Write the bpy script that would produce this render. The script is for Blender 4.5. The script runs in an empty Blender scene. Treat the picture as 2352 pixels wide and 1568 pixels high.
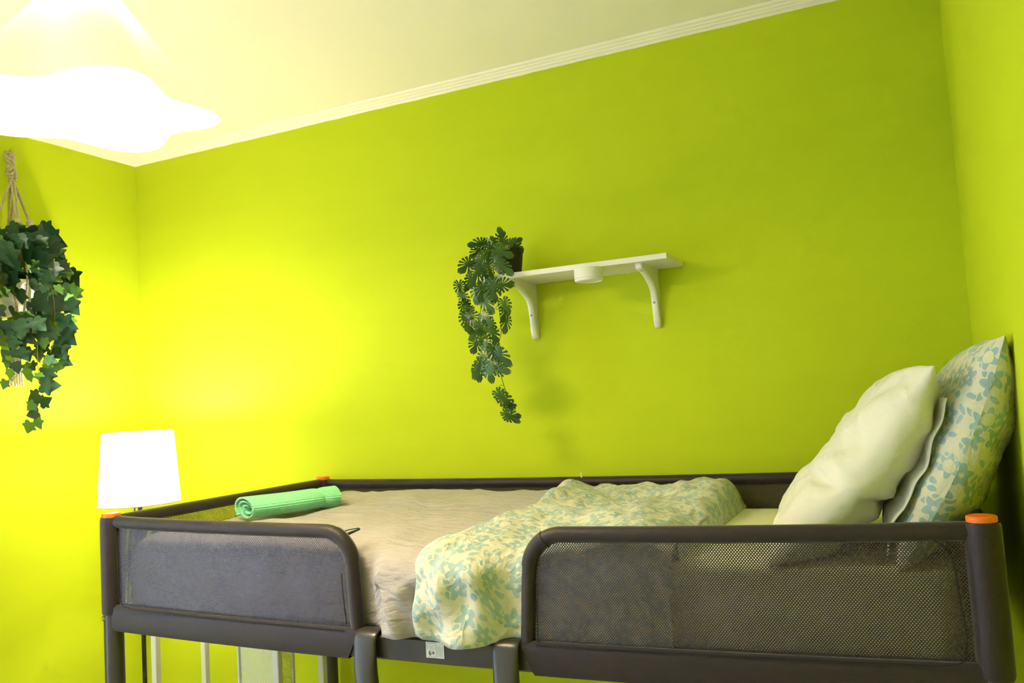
import bpy, math, random
from mathutils import Vector, Matrix, noise
from math import sin, cos, pi, sqrt, radians, atan2

S = bpy.context.scene
COL = S.collection

# ------------------------------------------------------------------ camera
FW, FH, F = 2352, 1568, 1931.286
YAW, PITCH, ROLL = .4324, .0702, -.0595
CAM = Vector((1.9244, -1.5825, 1.5838))
_f = Vector((-sin(YAW)*cos(PITCH), cos(YAW)*cos(PITCH), sin(PITCH)))
_r = Vector((cos(YAW), sin(YAW), 0)); _u = _r.cross(_f)
CR = cos(ROLL)*_r + sin(ROLL)*_u
CU = -sin(ROLL)*_r + cos(ROLL)*_u
CF = _f
cd = bpy.data.cameras.new('camera'); co = bpy.data.objects.new('camera', cd); COL.objects.link(co)
cd.sensor_fit = 'HORIZONTAL'; cd.sensor_width = 36.0; cd.lens = 36.0*F/FW
cd.clip_start = .02
m3 = Matrix((CR, CU, -CF)).transposed()
co.matrix_world = Matrix.Translation(CAM) @ m3.to_4x4()
S.camera = co

def at(px, py, axis, val):
    """point of the room seen at a pixel, on the plane axis=val"""
    d = CR*((px-FW/2)/F) - CU*((py-FH/2)/F) + CF
    return CAM + d*((val-CAM[axis])/d[axis])

# ------------------------------------------------------------------ world, exposure
w = bpy.data.worlds.new('daylight'); S.world = w; w.use_nodes = True
bg = w.node_tree.nodes['Background']
bg.inputs[0].default_value = (.58, .76, 1.0, 1); bg.inputs[1].default_value = 6.8
S.view_settings.view_transform = 'Standard'; S.view_settings.look = 'None'
S.view_settings.gamma = 1; S.view_settings.use_curve_mapping = False
S.view_settings.exposure = 0.1
S.cycles.use_denoising = True
S.cycles.max_bounces = 6; S.cycles.diffuse_bounces = 4; S.cycles.glossy_bounces = 2; S.cycles.transparent_max_bounces = 8
S.cycles.use_adaptive_sampling = True; S.cycles.adaptive_threshold = .15; S.cycles.adaptive_min_samples = 16
S.cycles.sample_clamp_indirect = 6.0
S.cycles.caustics_reflective = False; S.cycles.caustics_refractive = False
PEND_W, PEND_DIFF, PEND_CONE = 80.0, 32.0, .0      # ceiling pendant: bulb watts, diffuser and shade glow
LAMP_W, LAMP_SHADE = 32.0, 2.2                    # floor lamp: bulb watts, shade glow
WARM = (1.0, .82, .50)

# ------------------------------------------------------------------ helpers
def set_in(b, k, v):
    if k in b.inputs: b.inputs[k].default_value = v

class NT:
    """tiny node-graph helper"""
    def __init__(s, name):
        s.m = bpy.data.materials.new(name); s.m.use_nodes = True
        s.t = s.m.node_tree; s.n = s.t.nodes; s.l = s.t.links
        s.b = s.n['Principled BSDF']; s.out = s.n['Material Output']
    def new(s, typ, **kw):
        n = s.n.new(typ)
        for k, v in kw.items(): setattr(n, k, v)
        return n
    def put(s, sock, v):
        if isinstance(v, bpy.types.NodeSocket): s.l.new(v, sock)
        elif isinstance(v, (tuple, list)) and len(v) == 3 and sock.type == 'RGBA': sock.default_value = (*v, 1)
        else: sock.default_value = v
    def math(s, op, a, b=0.0, c=None):
        n = s.new('ShaderNodeMath', operation=op); s.put(n.inputs[0], a); s.put(n.inputs[1], b)
        if c is not None: s.put(n.inputs[2], c)
        return n.outputs[0]
    def vmath(s, op, a, b=None, scale=None):
        n = s.new('ShaderNodeVectorMath', operation=op); s.put(n.inputs[0], a)
        if b is not None: s.put(n.inputs[1], b)
        if scale is not None: s.put(n.inputs['Scale'], scale)
        return n.outputs['Value'] if op in ('LENGTH', 'DISTANCE', 'DOT_PRODUCT') else n.outputs[0]
    def mix(s, fac, a, b):
        n = s.new('ShaderNodeMix', data_type='RGBA'); s.put(n.inputs['Factor'], fac)
        s.put(n.inputs[6], a); s.put(n.inputs[7], b); return n.outputs[2]
    def coord(s, which='Object'):
        return s.new('ShaderNodeTexCoord').outputs[which]
    def noise(s, vec, scale, detail=3, rough=.5, out='Fac'):
        n = s.new('ShaderNodeTexNoise'); s.put(n.inputs['Vector'], vec)
        n.inputs['Scale'].default_value = scale; n.inputs['Detail'].default_value = detail
        n.inputs['Roughness'].default_value = rough; return n.outputs[out]
    def mapping(s, vec, scale=(1,1,1), rot=(0,0,0)):
        n = s.new('ShaderNodeMapping'); s.put(n.inputs[0], vec)
        n.inputs['Scale'].default_value = scale; n.inputs['Rotation'].default_value = rot; return n.outputs[0]
    def bump(s, h, strength=.3, dist=.01):
        n = s.new('ShaderNodeBump'); s.put(n.inputs['Height'], h)
        n.inputs['Strength'].default_value = strength; n.inputs['Distance'].default_value = dist
        s.l.new(n.outputs[0], s.b.inputs['Normal']); return n.outputs[0]
    def base(s, col=None, rough=.5, spec=.5, metal=0):
        if col is not None: s.put(s.b.inputs['Base Color'], col)
        set_in(s.b, 'Roughness', rough); set_in(s.b, 'Specular IOR Level', spec); set_in(s.b, 'Metallic', metal)

MAT = {}
def simple(name, col, rough=.5, spec=.5, metal=0, nscale=0, nstr=.2, ndist=.002, var=0):
    g = NT(name); c = col
    if var:
        f = g.noise(g.coord(), 9, 4)
        c = g.mix(f, tuple(x*(1-var) for x in col), tuple(min(1, x*(1+var)) for x in col))
    g.base(c, rough, spec, metal)
    if nscale: g.bump(g.noise(g.coord(), nscale, 4), nstr, ndist)
    MAT[name] = g.m; return g.m

# ------------------------------------------------------------------ materials
def build_materials():
    # painted walls
    g = NT('green_wall_paint')
    c = g.coord()
    f1 = g.noise(g.mapping(c, (1, 1, 4)), 2.2, 5, .6)
    col = g.mix(f1, (.505, .605, .017), (.555, .655, .021))
    g.base(col, .7, .10)
    g.bump(g.noise(g.mapping(c, (1, 1, 1.6)), 190, 3, .6), .10, .002)
    MAT['wall'] = g.m
    g = NT('white_ceiling_paint')
    c = g.coord()
    f = g.noise(c, 2.0, 4, .6)
    g.base(g.mix(f, (.88, .82, .74), (.93, .87, .80)), .75, .2)
    chip = g.math('GREATER_THAN', g.noise(c, 14, 6, .65), .655)
    g.bump(g.math('ADD', g.math('MULTIPLY', g.noise(c, 130, 3), .3), g.math('MULTIPLY', chip, -.8)), .16, .003)
    MAT['ceiling'] = g.m
    g = NT('white_trim_paint')
    c = g.coord()
    g.base(g.mix(g.noise(g.mapping(c, (3, 40, 40)), 5, 4), (.92, .84, .78), (.97, .90, .85)), .45, .4)
    g.bump(g.noise(g.mapping(c, (6, 120, 120)), 3, 3), .15, .002)
    MAT['trim'] = g.m
    g = NT('oak_laminate')
    c = g.coord()
    g.base(g.mix(g.noise(g.mapping(c, (2, 20, 1)), 4, 6), (.60, .52, .42), (.70, .61, .50)), .4, .5)
    MAT['floor'] = g.m
    # guard fabric: staggered knit holes, uv in metres
    def knit(name, holes):
        g = NT(name)
        uv = g.coord('UV')
        sx = g.new('ShaderNodeSeparateXYZ'); g.l.new(uv, sx.inputs[0])
        U = g.math('DIVIDE', sx.outputs[0], .0054); V = g.math('DIVIDE', sx.outputs[1], .0032)
        row = g.math('FLOOR', V)
        U2 = g.math('ADD', U, g.math('MULTIPLY', g.math('MODULO', g.math('ABSOLUTE', row), 2.0), .5))
        du = g.math('SUBTRACT', g.math('FRACT', U2), .5)
        dv = g.math('MULTIPLY', g.math('SUBTRACT', g.math('FRACT', V), .5), .62)
        r = g.math('SQRT', g.math('ADD', g.math('MULTIPLY', du, du), g.math('MULTIPLY', dv, dv)))
        hole = g.math('LESS_THAN', r, .235 if holes else .20)
        thread = g.math('SUBTRACT', .5, r)
        tint = g.noise(g.mapping(uv, (300, 900, 1)), 1.0, 2)
        base = g.mix(tint, (.0135, .0088, .0095), (.028, .0190, .020))
        if not holes: base = g.mix(hole, base, (.012, .010, .010))
        g.base(base, .40 if holes else .5, (.68 if holes else .38))
        set_in(g.b, 'Specular Tint', (1.0, .88, .97, 1)); set_in(g.b, 'Sheen Weight', .35); set_in(g.b, 'Sheen Roughness', .4)
        g.bump(thread, .45 if not holes else .12, .0012)
        if holes:
            tr = g.new('ShaderNodeBsdfTransparent'); mx = g.new('ShaderNodeMixShader')
            g.l.new(hole, mx.inputs[0]); g.l.new(g.b.outputs[0], mx.inputs[1]); g.l.new(tr.outputs[0], mx.inputs[2])
            g.l.new(mx.outputs[0], g.out.inputs[0])
        MAT[name] = g.m
    knit('mesh_panel_fabric', True); knit('mesh_sleeve_fabric', False)
    simple('dark_piping', (.012, .010, .011), .6, .3)
    simple('grey_powder_coat', (.055, .050, .048), .33, .5, .35, 900, .05, .0005)
    simple('orange_plastic', (.90, .17, .015), .4, .5)
    simple('zinc_bolt', (.62, .62, .60), .25, .6, 1.0)
    simple('label_white', (.74, .74, .72), .5, .4)
    simple('label_ink', (.03, .03, .03), .6, .3)
    simple('label_grey', (.45, .45, .44), .6, .3)
    # bed textiles
    g = NT('grey_cotton')
    uv = g.coord('UV'); c = g.coord()
    col = g.mix(g.noise(c, 6, 4), (.35, .315, .315), (.44, .395, .39))
    g.base(col, .82, .2); set_in(g.b, 'Sheen Weight', .25)
    wr = g.math('ADD', g.noise(g.mapping(uv, (14, 46, 1), (0, 0, .30)), 1.0, 5, .55),
                g.math('MULTIPLY', g.noise(g.mapping(uv, (700, 700, 1)), 1.0, 1), .05))
    g.bump(wr, .85, .014)
    MAT['grey_cotton'] = g.m
    def floral(name, hole_scale, b1, b2):
        g = NT(name)
        uv = g.coord('UV')
        wob = g.noise(uv, 60, 2, .5, 'Color')
        uvw = g.vmath('ADD', uv, g.vmath('SCALE', g.vmath('SUBTRACT', wob, (.5, .5, .5)), scale=.006))
        def cells(scale, rnd):
            p = g.vmath('SCALE', uvw, scale=scale)
            v = g.new('ShaderNodeTexVoronoi', voronoi_dimensions='2D', feature='F1')
            g.l.new(p, v.inputs['Vector']); v.inputs['Scale'].default_value = 1.0; v.inputs['Randomness'].default_value = rnd
            d = g.vmath('SUBTRACT', p, v.outputs['Position'])
            sx = g.new('ShaderNodeSeparateXYZ'); g.l.new(d, sx.inputs[0])
            sc = g.new('ShaderNodeSeparateColor'); g.l.new(v.outputs['Color'], sc.inputs[0])
            r = g.math('SQRT', g.math('ADD', g.math('MULTIPLY', sx.outputs[0], sx.outputs[0]), g.math('MULTIPLY', sx.outputs[1], sx.outputs[1])))
            th = g.math('ARCTAN2', sx.outputs[1], sx.outputs[0])
            return sx.outputs[0], sx.outputs[1], r, th, sc.outputs[0], sc.outputs[1], sc.outputs[2]
        x, y, r, th, ca, cb, cc = cells(hole_scale, .62)
        npet = g.math('ADD', 5.0, g.math('GREATER_THAN', cc, .72))
        ang = g.math('ADD', g.math('MULTIPLY', th, npet), g.math('MULTIPLY', ca, 6.28))
        R = g.math('ADD', .335, g.math('MULTIPLY', g.math('COSINE', ang), .095))
        hr = g.math('ADD', .085, g.math('MULTIPLY', g.math('GREATER_THAN', cb, .74), .13))
        fl = g.math('MULTIPLY', g.math('LESS_THAN', r, R), g.math('GREATER_THAN', r, hr))
        away = g.math('GREATER_THAN', r, g.math('ADD', R, .075))
        x2, y2, r2, th2, da, db, dc = cells(hole_scale*2.15, .85)
        rot = g.math('MULTIPLY', da, 6.28)
        cs, sn = g.math('COSINE', rot), g.math('SINE', rot)
        lx = g.math('ADD', g.math('MULTIPLY', x2, cs), g.math('MULTIPLY', y2, sn))
        ly = g.math('SUBTRACT', g.math('MULTIPLY', y2, cs), g.math('MULTIPLY', x2, sn))
        e = g.math('ADD', g.math('POWER', g.math('DIVIDE', lx, .40), 2.0), g.math('POWER', g.math('DIVIDE', ly, .20), 2.0))
        lf = g.math('MULTIPLY', g.math('LESS_THAN', e, 1.0), g.math('MULTIPLY', away, g.math('GREATER_THAN', db, .12)))
        pat = g.math('MAXIMUM', fl, lf)
        blue = g.mix(g.math('ADD', g.math('MULTIPLY', cc, .5), g.math('MULTIPLY', dc, .5)), b1, b2)
        cream = g.mix(g.noise(uv, 5, 2), (.60, .58, .47), (.68, .655, .54))
        g.base(g.mix(pat, cream, blue), .72, .25); set_in(g.b, 'Sheen Weight', .15)
        n1 = g.noise(g.mapping(uv, (9, 6, 1), (0, 0, .7)), 1.0, 3, .5)
        rd = g.math('MAXIMUM', g.math('SUBTRACT', 1.0, g.math('ABSOLUTE', g.math('MULTIPLY_ADD', n1, 6.0, -3.0))), 0.0)
        wr = g.math('ADD', g.noise(g.mapping(uv, (22, 30, 1), (0, 0, .5)), 1.0, 5, .6), g.math('MULTIPLY', g.math('POWER', rd, 3.0), .30))
        g.bump(wr, .6, .014)
        MAT[name] = g.m
    floral('floral_cotton', 17.0, (.31, .43, .46), (.39, .50, .52)); floral('floral_pillow_cotton', 18.5, (.27, .40, .45), (.36, .48, .52))
    g = NT('white_cotton'); uv = g.coord('UV')
    g.base(g.mix(g.noise(g.coord(), 4, 3), (.70, .675, .61), (.76, .74, .67)), .75, .25); set_in(g.b, 'Sheen Weight', .2)
    n1 = g.noise(g.mapping(g.coord(), (9, 5, 9), (0, .7, .5)), 1.0, 3, .5)
    rd = g.math('POWER', g.math('SUBTRACT', 1.0, g.math('ABSOLUTE', g.math('MULTIPLY_ADD', n1, 5.0, -2.5))), 3.0)
    g.bump(g.math('ADD', g.noise(g.mapping(g.coord(), (14, 9, 14), (0, .7, .5)), 1.0, 4, .45), g.math('MULTIPLY', g.math('MAXIMUM', rd, 0.0), .20)), .42, .020)
    MAT['white_cotton'] = g.m
    simple('cream_sheet', (.88, .86, .70), .8, .2, 0, 30, .15, .004)
    g = NT('green_towel'); uv = g.coord('UV')
    sx = g.new('ShaderNodeSeparateXYZ'); g.l.new(uv, sx.inputs[0])
    rib = g.math('SINE', g.math('MULTIPLY', sx.outputs[1], 2*pi/.0072))
    waf = g.math('SINE', g.math('MULTIPLY', sx.outputs[0], 2*pi/.0045))
    h = g.math('ADD', rib, g.math('MULTIPLY', waf, .35))
    g.base(g.mix(g.math('MULTIPLY_ADD', rib, .5, .5), (.22, .74, .38), (.32, .86, .50)), .9, .1)
    set_in(g.b, 'Sheen Weight', .4); g.bump(h, .5, .0022)
    MAT['green_towel'] = g.m
    simple('black_webbing', (.015, .015, .016), .6, .3)
    # shelf and fittings
    simple('white_shelf_foil', (.80, .78, .74), .38, .4)
    simple('white_enamel', (.78, .77, .73), .32, .5)
    simple('white_plastic', (.80, .79, .77), .42, .4)
    simple('screw_steel', (.35, .36, .36), .35, .5, 1.0)
    simple('screw_dark', (.05, .05, .05), .5, .4)
    # plants
    def leafmat(name, c1, c2, rough=.42):
        g = NT(name); oi = g.new('ShaderNodeObjectInfo'); c = g.coord('Object')
        mixf = g.math('ADD', g.math('MULTIPLY', oi.outputs['Random'], .7), g.math('MULTIPLY', g.noise(c, 60, 2), .3))
        g.base(g.mix(mixf, c1, c2), rough, .5); MAT[name] = g.m
    leafmat('ivy_dark', (.010, .042, .022), (.034, .100, .048))
    leafmat('ivy_young', (.07, .19, .035), (.15, .32, .06))
    leafmat('monstera_green', (.012, .052, .010), (.075, .170, .040), .30)
    simple('stem_brown', (.16, .12, .035), .6, .3)
    simple('stem_green', (.045, .09, .02), .6, .3)
    simple('dark_plastic_pot', (.014, .011, .009), .5, .4)
    simple('potting_moss', (.05, .06, .02), .9, .1, 0, 80, .8, .01, .4)
    simple('white_ceramic', (.82, .82, .83), .2, .6)
    g = NT('cotton_rope'); uv = g.coord('UV'); sx = g.new('ShaderNodeSeparateXYZ'); g.l.new(uv, sx.inputs[0])
    tw = g.math('SINE', g.math('ADD', g.math('MULTIPLY', sx.outputs[0], 2*pi/.006), g.math('MULTIPLY', sx.outputs[1], 600)))
    g.base(g.mix(g.math('MULTIPLY_ADD', tw, .5, .5), (.52, .43, .28), (.70, .61, .44)), .9, .1); g.bump(tw, .6, .002)
    MAT['cotton_rope'] = g.m
    # lamps
    def glow(name, col, strength, trans, tint=(.9, .88, .82)):
        g = NT(name); g.base(tint, .8, .1)
        em = g.new('ShaderNodeEmission'); em.inputs[0].default_value = (*col, 1); em.inputs[1].default_value = strength
        tl = g.new('ShaderNodeBsdfTranslucent'); tl.inputs[0].default_value = (.92, .88, .74, 1)
        mx = g.new('ShaderNodeMixShader'); mx.inputs[0].default_value = trans
        g.l.new(g.b.outputs[0], mx.inputs[1]); g.l.new(tl.outputs[0], mx.inputs[2])
        ad = g.new('ShaderNodeAddShader'); g.l.new(mx.outputs[0], ad.inputs[0]); g.l.new(em.outputs[0], ad.inputs[1])
        g.l.new(ad.outputs[0], g.out.inputs[0]); MAT[name] = g.m
    glow('pendant_fabric', (1, .90, .50), PEND_CONE, .022, (.78, .74, .50))
    glow('pendant_diffuser', (1, .84, .55), PEND_DIFF, .3)
    glow('lamp_shade_fabric', (1, .82, .52), LAMP_SHADE, .4)
    glow('lit_bulb', (1, .84, .58), 30, .1)
    simple('black_metal', (.02, .02, .02), .4, .5, .6)
    simple('black_cable', (.012, .012, .012), .5, .4)
    simple('white_cable', (.75, .75, .73), .5, .4)
    simple('rack_white', (.76, .76, .76), .35, .5)
    # rack mesh: diamond holes, uv in metres
    g = NT('expanded_metal'); uv = g.coord('UV'); sx = g.new('ShaderNodeSeparateXYZ'); g.l.new(uv, sx.inputs[0])
    U = g.math('DIVIDE', sx.outputs[0], .009); V = g.math('DIVIDE', sx.outputs[1], .0052)
    a = g.math('ABSOLUTE', g.math('SUBTRACT', g.math('FRACT', g.math('ADD', U, V)), .5))
    b = g.math('ABSOLUTE', g.math('SUBTRACT', g.math('FRACT', g.math('SUBTRACT', U, V)), .5))
    hole = g.math('LESS_THAN', g.math('MAXIMUM', a, b), .33)
    g.base((.76, .76, .75), .4, .4)
    tr = g.new('ShaderNodeBsdfTransparent'); mx = g.new('ShaderNodeMixShader')
    g.l.new(hole, mx.inputs[0]); g.l.new(g.b.outputs[0], mx.inputs[1]); g.l.new(tr.outputs[0], mx.inputs[2]); g.l.new(mx.outputs[0], g.out.inputs[0])
    MAT['expanded_metal'] = g.m
    g = NT('window_glass'); g.base((1, 1, 1), .02, .5)
    tr = g.new('ShaderNodeBsdfTransparent'); mx = g.new('ShaderNodeMixShader'); mx.inputs[0].default_value = .92
    g.l.new(g.b.outputs[0], mx.inputs[1]); g.l.new(tr.outputs[0], mx.inputs[2]); g.l.new(mx.outputs[0], g.out.inputs[0]); MAT['glass'] = g.m
build_materials()

# ------------------------------------------------------------------ mesh builder
def wloc(o):
    v = Vector((0, 0, 0))
    while o is not None: v += o.location; o = o.parent
    return v

class MB:
    def __init__(s): s.v = []; s.f = []; s.uv = {}
    def vert(s, p, uv=None):
        s.v.append(Vector(p)); i = len(s.v)-1
        if uv is not None: s.uv[i] = uv
        return i
    def box(s, x0, x1, y0, y1, z0, z1, bev=0):
        if bev <= 0:
            i = len(s.v)
            for z in (z0, z1):
                for (x, y) in ((x0, y0), (x1, y0), (x1, y1), (x0, y1)): s.v.append(Vector((x, y, z)))
            for q in ((0,3,2,1),(4,5,6,7),(0,1,5,4),(1,2,6,5),(2,3,7,6),(3,0,4,7)): s.f.append(tuple(i+k for k in q))
            return s
        # chamfered: three rings
        def ring(x0, x1, y0, y1, z, b):
            return [s.vert(p) for p in ((x0+b,y0,z),(x1-b,y0,z),(x1,y0+b,z),(x1,y1-b,z),(x1-b,y1,z),(x0+b,y1,z),(x0,y1-b,z),(x0,y0+b,z))]
        b = bev
        rs = [ring(x0+b*.7, x1-b*.7, y0+b*.7, y1-b*.7, z0, b*.5), ring(x0, x1, y0, y1, z0+b*.7, b), ring(x0, x1, y0, y1, z1-b*.7, b), ring(x0+b*.7, x1-b*.7, y0+b*.7, y1-b*.7, z1, b*.5)]
        for a, c in zip(rs, rs[1:]):
            for k in range(8): s.f.append((a[k], a[(k+1)%8], c[(k+1)%8], c[k]))
        s.f.append(tuple(reversed(rs[0]))); s.f.append(tuple(rs[-1])); return s
    def tube(s, pts, r, seg=12, caps=True, flat=None, up=None):
        """sweep a circle (or an ellipse r*flat[i]) along pts; uv in metres"""
        pts = [Vector(p) for p in pts]; n = len(pts)
        rr = r if isinstance(r, (list, tuple)) else [r]*n
        T = []
        for i in range(n):
            t = pts[min(i+1, n-1)]-pts[max(i-1, 0)]
            T.append(t.normalized() if t.length > 1e-9 else Vector((0, 0, 1)))
        a = Vector(up) if up is not None else (Vector((0, 0, 1)) if abs(T[0].z) < .9 else Vector((1, 0, 0)))
        N = (a-T[0]*a.dot(T[0])).normalized(); L = 0; rings = []
        for i in range(n):
            if i:
                L += (pts[i]-pts[i-1]).length
                if up is not None:
                    q = Vector(up); N2 = q-T[i]*q.dot(T[i])
                    N = N2.normalized() if N2.length > 1e-4 else N
                else:
                    N = (N-T[i]*N.dot(T[i])).normalized()
            B = T[i].cross(N); fl = flat[i] if flat else 1
            rings.append([s.vert(pts[i]+(N*cos(2*pi*k/seg)*fl+B*sin(2*pi*k/seg))*rr[i], (L, 2*pi*rr[i]*k/seg)) for k in range(seg+1)])
        for A, Bq in zip(rings, rings[1:]):
            for k in range(seg): s.f.append((A[k], A[k+1], Bq[k+1], Bq[k]))
        if caps:
            s.f.append(tuple(rings[0][:-1][::-1])); s.f.append(tuple(rings[-1][:-1]))
        return s
    def lathe(s, prof, c, seg=32, close=False):
        rings = []
        for (r, z) in prof:
            rings.append([s.vert((c[0]+r*cos(2*pi*k/seg), c[1]+r*sin(2*pi*k/seg), c[2]+z)) for k in range(seg)])
        for A, B in zip(rings, rings[1:]):
            for k in range(seg): s.f.append((A[k], A[(k+1)%seg], B[(k+1)%seg], B[k]))
        if close: s.f.append(tuple(rings[0][::-1])); s.f.append(tuple(rings[-1]))
        return s
    def grid(s, fn, nu, nv, wrapu=False, flip=False):
        """fn(i,j) -> (point, uv)"""
        idx = [[None]*(nv+1) for _ in range(nu+1)]
        for i in range(nu+1):
            for j in range(nv+1):
                p, uv = fn(i/nu, j/nv); idx[i][j] = s.vert(p, uv)
        for i in range(nu):
            for j in range(nv):
                q = (idx[i][j], idx[i+1][j], idx[i+1][j+1], idx[i][j+1])
                s.f.append(q[::-1] if flip else q)
        return s
    def build(s, name, mat, parent=None, smooth=True, kind=None, label=None, angle=40):
        me = bpy.data.meshes.new(name)
        o0 = wloc(parent) if parent is not None else Vector((0, 0, 0))
        me.from_pydata([v-o0 for v in s.v], [], s.f); me.update()
        if s.uv:
            l = me.uv_layers.new(name='UVMap')
            for lp in me.loops:
                q = s.uv.get(lp.vertex_index)
                if q is not None: l.data[lp.index].uv = q
        if smooth:
            me.polygons.foreach_set('use_smooth', [True]*len(me.polygons))
            if angle < 180: me.set_sharp_from_angle(angle=radians(angle))
        me.materials.append(MAT[mat])
        o = bpy.data.objects.new(name, me); COL.objects.link(o)
        if parent is not None: o.parent = parent
        if kind: o['kind'] = kind
        if label: o['label'] = label
        return o

def thing(name, label, cat, loc=(0, 0, 0), group=None):
    o = bpy.data.objects.new(name, None); COL.objects.link(o); o.location = loc
    o.empty_display_size = .05
    o['label'] = label; o['category'] = cat
    if group: o['group'] = group
    return o
def tag(o, label, cat, group=None):
    o['label'] = label; o['category'] = cat
    if group: o['group'] = group
    return o
def inst(src_mesh, name, parent, mat3, loc, scale):
    o = bpy.data.objects.new(name, src_mesh); COL.objects.link(o); o.parent = parent
    o.matrix_local = Matrix.Translation(Vector(loc)-wloc(parent)) @ (mat3.to_4x4()) @ Matrix.Scale(scale, 4)
    return o
def lerp(a, b, t): return a+(b-a)*t
def sstep(a, b, x):
    t = max(0, min(1, (x-a)/(b-a))); return t*t*(3-2*t)
def pwl(tab, x):
    if x <= tab[0][0]: return tab[0][1]
    for (a, b), (c, d) in zip(tab, tab[1:]):
        if x <= c: return b+(d-b)*(x-a)/(c-a)
    return tab[-1][1]
def catmull(P, n):
    P = [Vector(p) for p in P]; out = []
    Q = [P[0]*2-P[1]]+P+[P[-1]*2-P[-2]]
    for i in range(1, len(Q)-2):
        for k in range(n):
            t = k/n
            out.append(.5*((2*Q[i])+(Q[i+1]-Q[i-1])*t+(2*Q[i-1]-5*Q[i]+4*Q[i+1]-Q[i+2])*t*t+(3*Q[i]-Q[i-1]-3*Q[i+1]+Q[i+2])*t**3))
    out.append(P[-1]); return out
def nz(x, y, z=0.): return noise.noise(Vector((x, y, z)))

# ------------------------------------------------------------------ the room
XL, XR, YB, YF, ZC = -.956, 2.0965, .9485, -2.65, 2.690
def structure(name, mb, mat, smooth=False):
    o = mb.build(name, mat, None, smooth); o['kind'] = 'structure'; return o
structure('floor', MB().box(XL-.12, XR+.12, YF-.12, YB+.12, -.08, 0), 'floor')
structure('ceiling', MB().box(XL-.12, XR+.12, YF-.12, YB+.12, ZC, ZC+.08), 'ceiling')
structure('wall_back', MB().box(XL-.12, XR+.12, YB, YB+.12, 0, ZC), 'wall')
structure('wall_right', MB().box(XR, XR+.12, YF, YB, 0, ZC), 'wall')
structure('wall_front', MB().box(XL-.12, XR+.12, YF-.12, YF, 0, ZC), 'trim')
WY0, WY1, WZ0, WZ1 = -2.25, -.75, .35, 2.40
wl = MB().box(XL-.12, XL, YF, WY0, 0, ZC).box(XL-.12, XL, WY1, YB, 0, ZC)
wl.box(XL-.12, XL, WY0, WY1, 0, WZ0).box(XL-.12, XL, WY0, WY1, WZ1, ZC)
structure('wall_left', wl, 'wall')
win = MB()
for (a, b, c, d) in ((WY0, WY0+.05, WZ0, WZ1), (WY1-.05, WY1, WZ0, WZ1), (WY0+.05, WY1-.05, WZ0, WZ0+.05), (WY0+.05, WY1-.05, WZ1-.05, WZ1), ((WY0+WY1)/2-.03, (WY0+WY1)/2+.03, WZ0+.05, WZ1-.05)):
    win.box(XL-.09, XL-.03, a, b, c, d)
wo = structure('window_1', win, 'trim')
for (a, b) in ((WY0+.05, (WY0+WY1)/2-.03), ((WY0+WY1)/2+.03, WY1-.05)):
    MB().box(XL-.064, XL-.060, a, b, WZ0+.05, WZ1-.05).build('pane', 'glass', wo, False)
MB().box(XL-.12, XL+.06, WY0-.04, WY1+.04, WZ0-.03, WZ0).build('window_sill', 'trim', wo, False)
# cornice: stepped moulding along ceiling
prof = [(0, 2.667), (.006, 2.6665), (.012, 2.671), (.022, 2.6735), (.024, 2.6765), (.034, 2.679), (.036, 2.682), (.047, 2.6845), (.052, ZC)]
def cornice(n, a, b, inward):
    mb = MB(); A = Vector(a); B = Vector(b); I = Vector(inward); L = (B-A).length; k = max(2, int(L/.05)); rng = random.Random(n)
    rows = []
    for i in range(k+1):
        P = A.lerp(B, i/k); row = []
        for j, (d, z) in enumerate(prof):
            wv = (rng.random()-.5)*.0022 if j in (0, 1) else 0
            row.append(mb.vert(P+I*d+Vector((0, 0, z+wv))))
        row.append(mb.vert(P+Vector((0, 0, ZC)))); rows.append(row)
    m = len(rows[0])
    for r0, r1 in zip(rows, rows[1:]):
        for j in range(m): mb.f.append((r0[j], r1[j], r1[(j+1) % m], r0[(j+1) % m]))
    mb.f.append(tuple(rows[0])); mb.f.append(tuple(rows[-1][::-1]))
    structure('trim_%d' % n, mb, 'trim')
cornice(1, (XL, YB, 0), (XR, YB, 0), (0, -1, 0))
cornice(2, (XL, YF, 0), (XL, YB, 0), (1, 0, 0))
structure('baseboard_back', MB().box(XL, XR, YB-.015, YB, 0, .07), 'trim')
structure('baseboard_left', MB().box(XL, XL+.015, YF, YB-.015, 0, .07), 'trim')

# ------------------------------------------------------------------ loft bed
BL, BW = 2.02, .8935
def sag(x): return -.018*(1-((x-1.03)/1.03)**2)
def front_rail_z(x): return 1.328+sag(x)*1.0
bed = thing('loft_bed', 'dark grey metal loft bed with black mesh guards and orange post caps', 'bed', (BL/2, BW/2, 0))
RT = .0165     # rail sleeve radius
caps_lab = {}
for (x, y) in ((0, 0), (BL, 0), (0, BW), (BL, BW)):
    p = MB().tube([(x, y, 0), (x, y, .6), (x, y, 1.339)], .0245, 24).build('post', 'grey_powder_coat', bed)
    MB().lathe([(0, .006), (.0215, .006), (.0235, .004), (.0235, -.004), (0, -.004)], (x, y, 1.3455), 28).build('post_cap', 'orange_plastic', p, label='orange plastic cap')
    pts = [(x, y, z) for z in (1.092, 1.098, 1.15, 1.2, 1.25, 1.30, 1.335, 1.3415)]
    MB().tube(pts, [.0268, .0283, .0285, .0285, .0285, .0287, .0282, .0262], 24, False).build('post_sleeve', 'mesh_sleeve_fabric', p)
MB().tube([(-.0095, -.0215, 1.083), (-.0118, -.0265, 1.083)], .0058, 14).build('bolt', 'zinc_bolt', bed)
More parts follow.
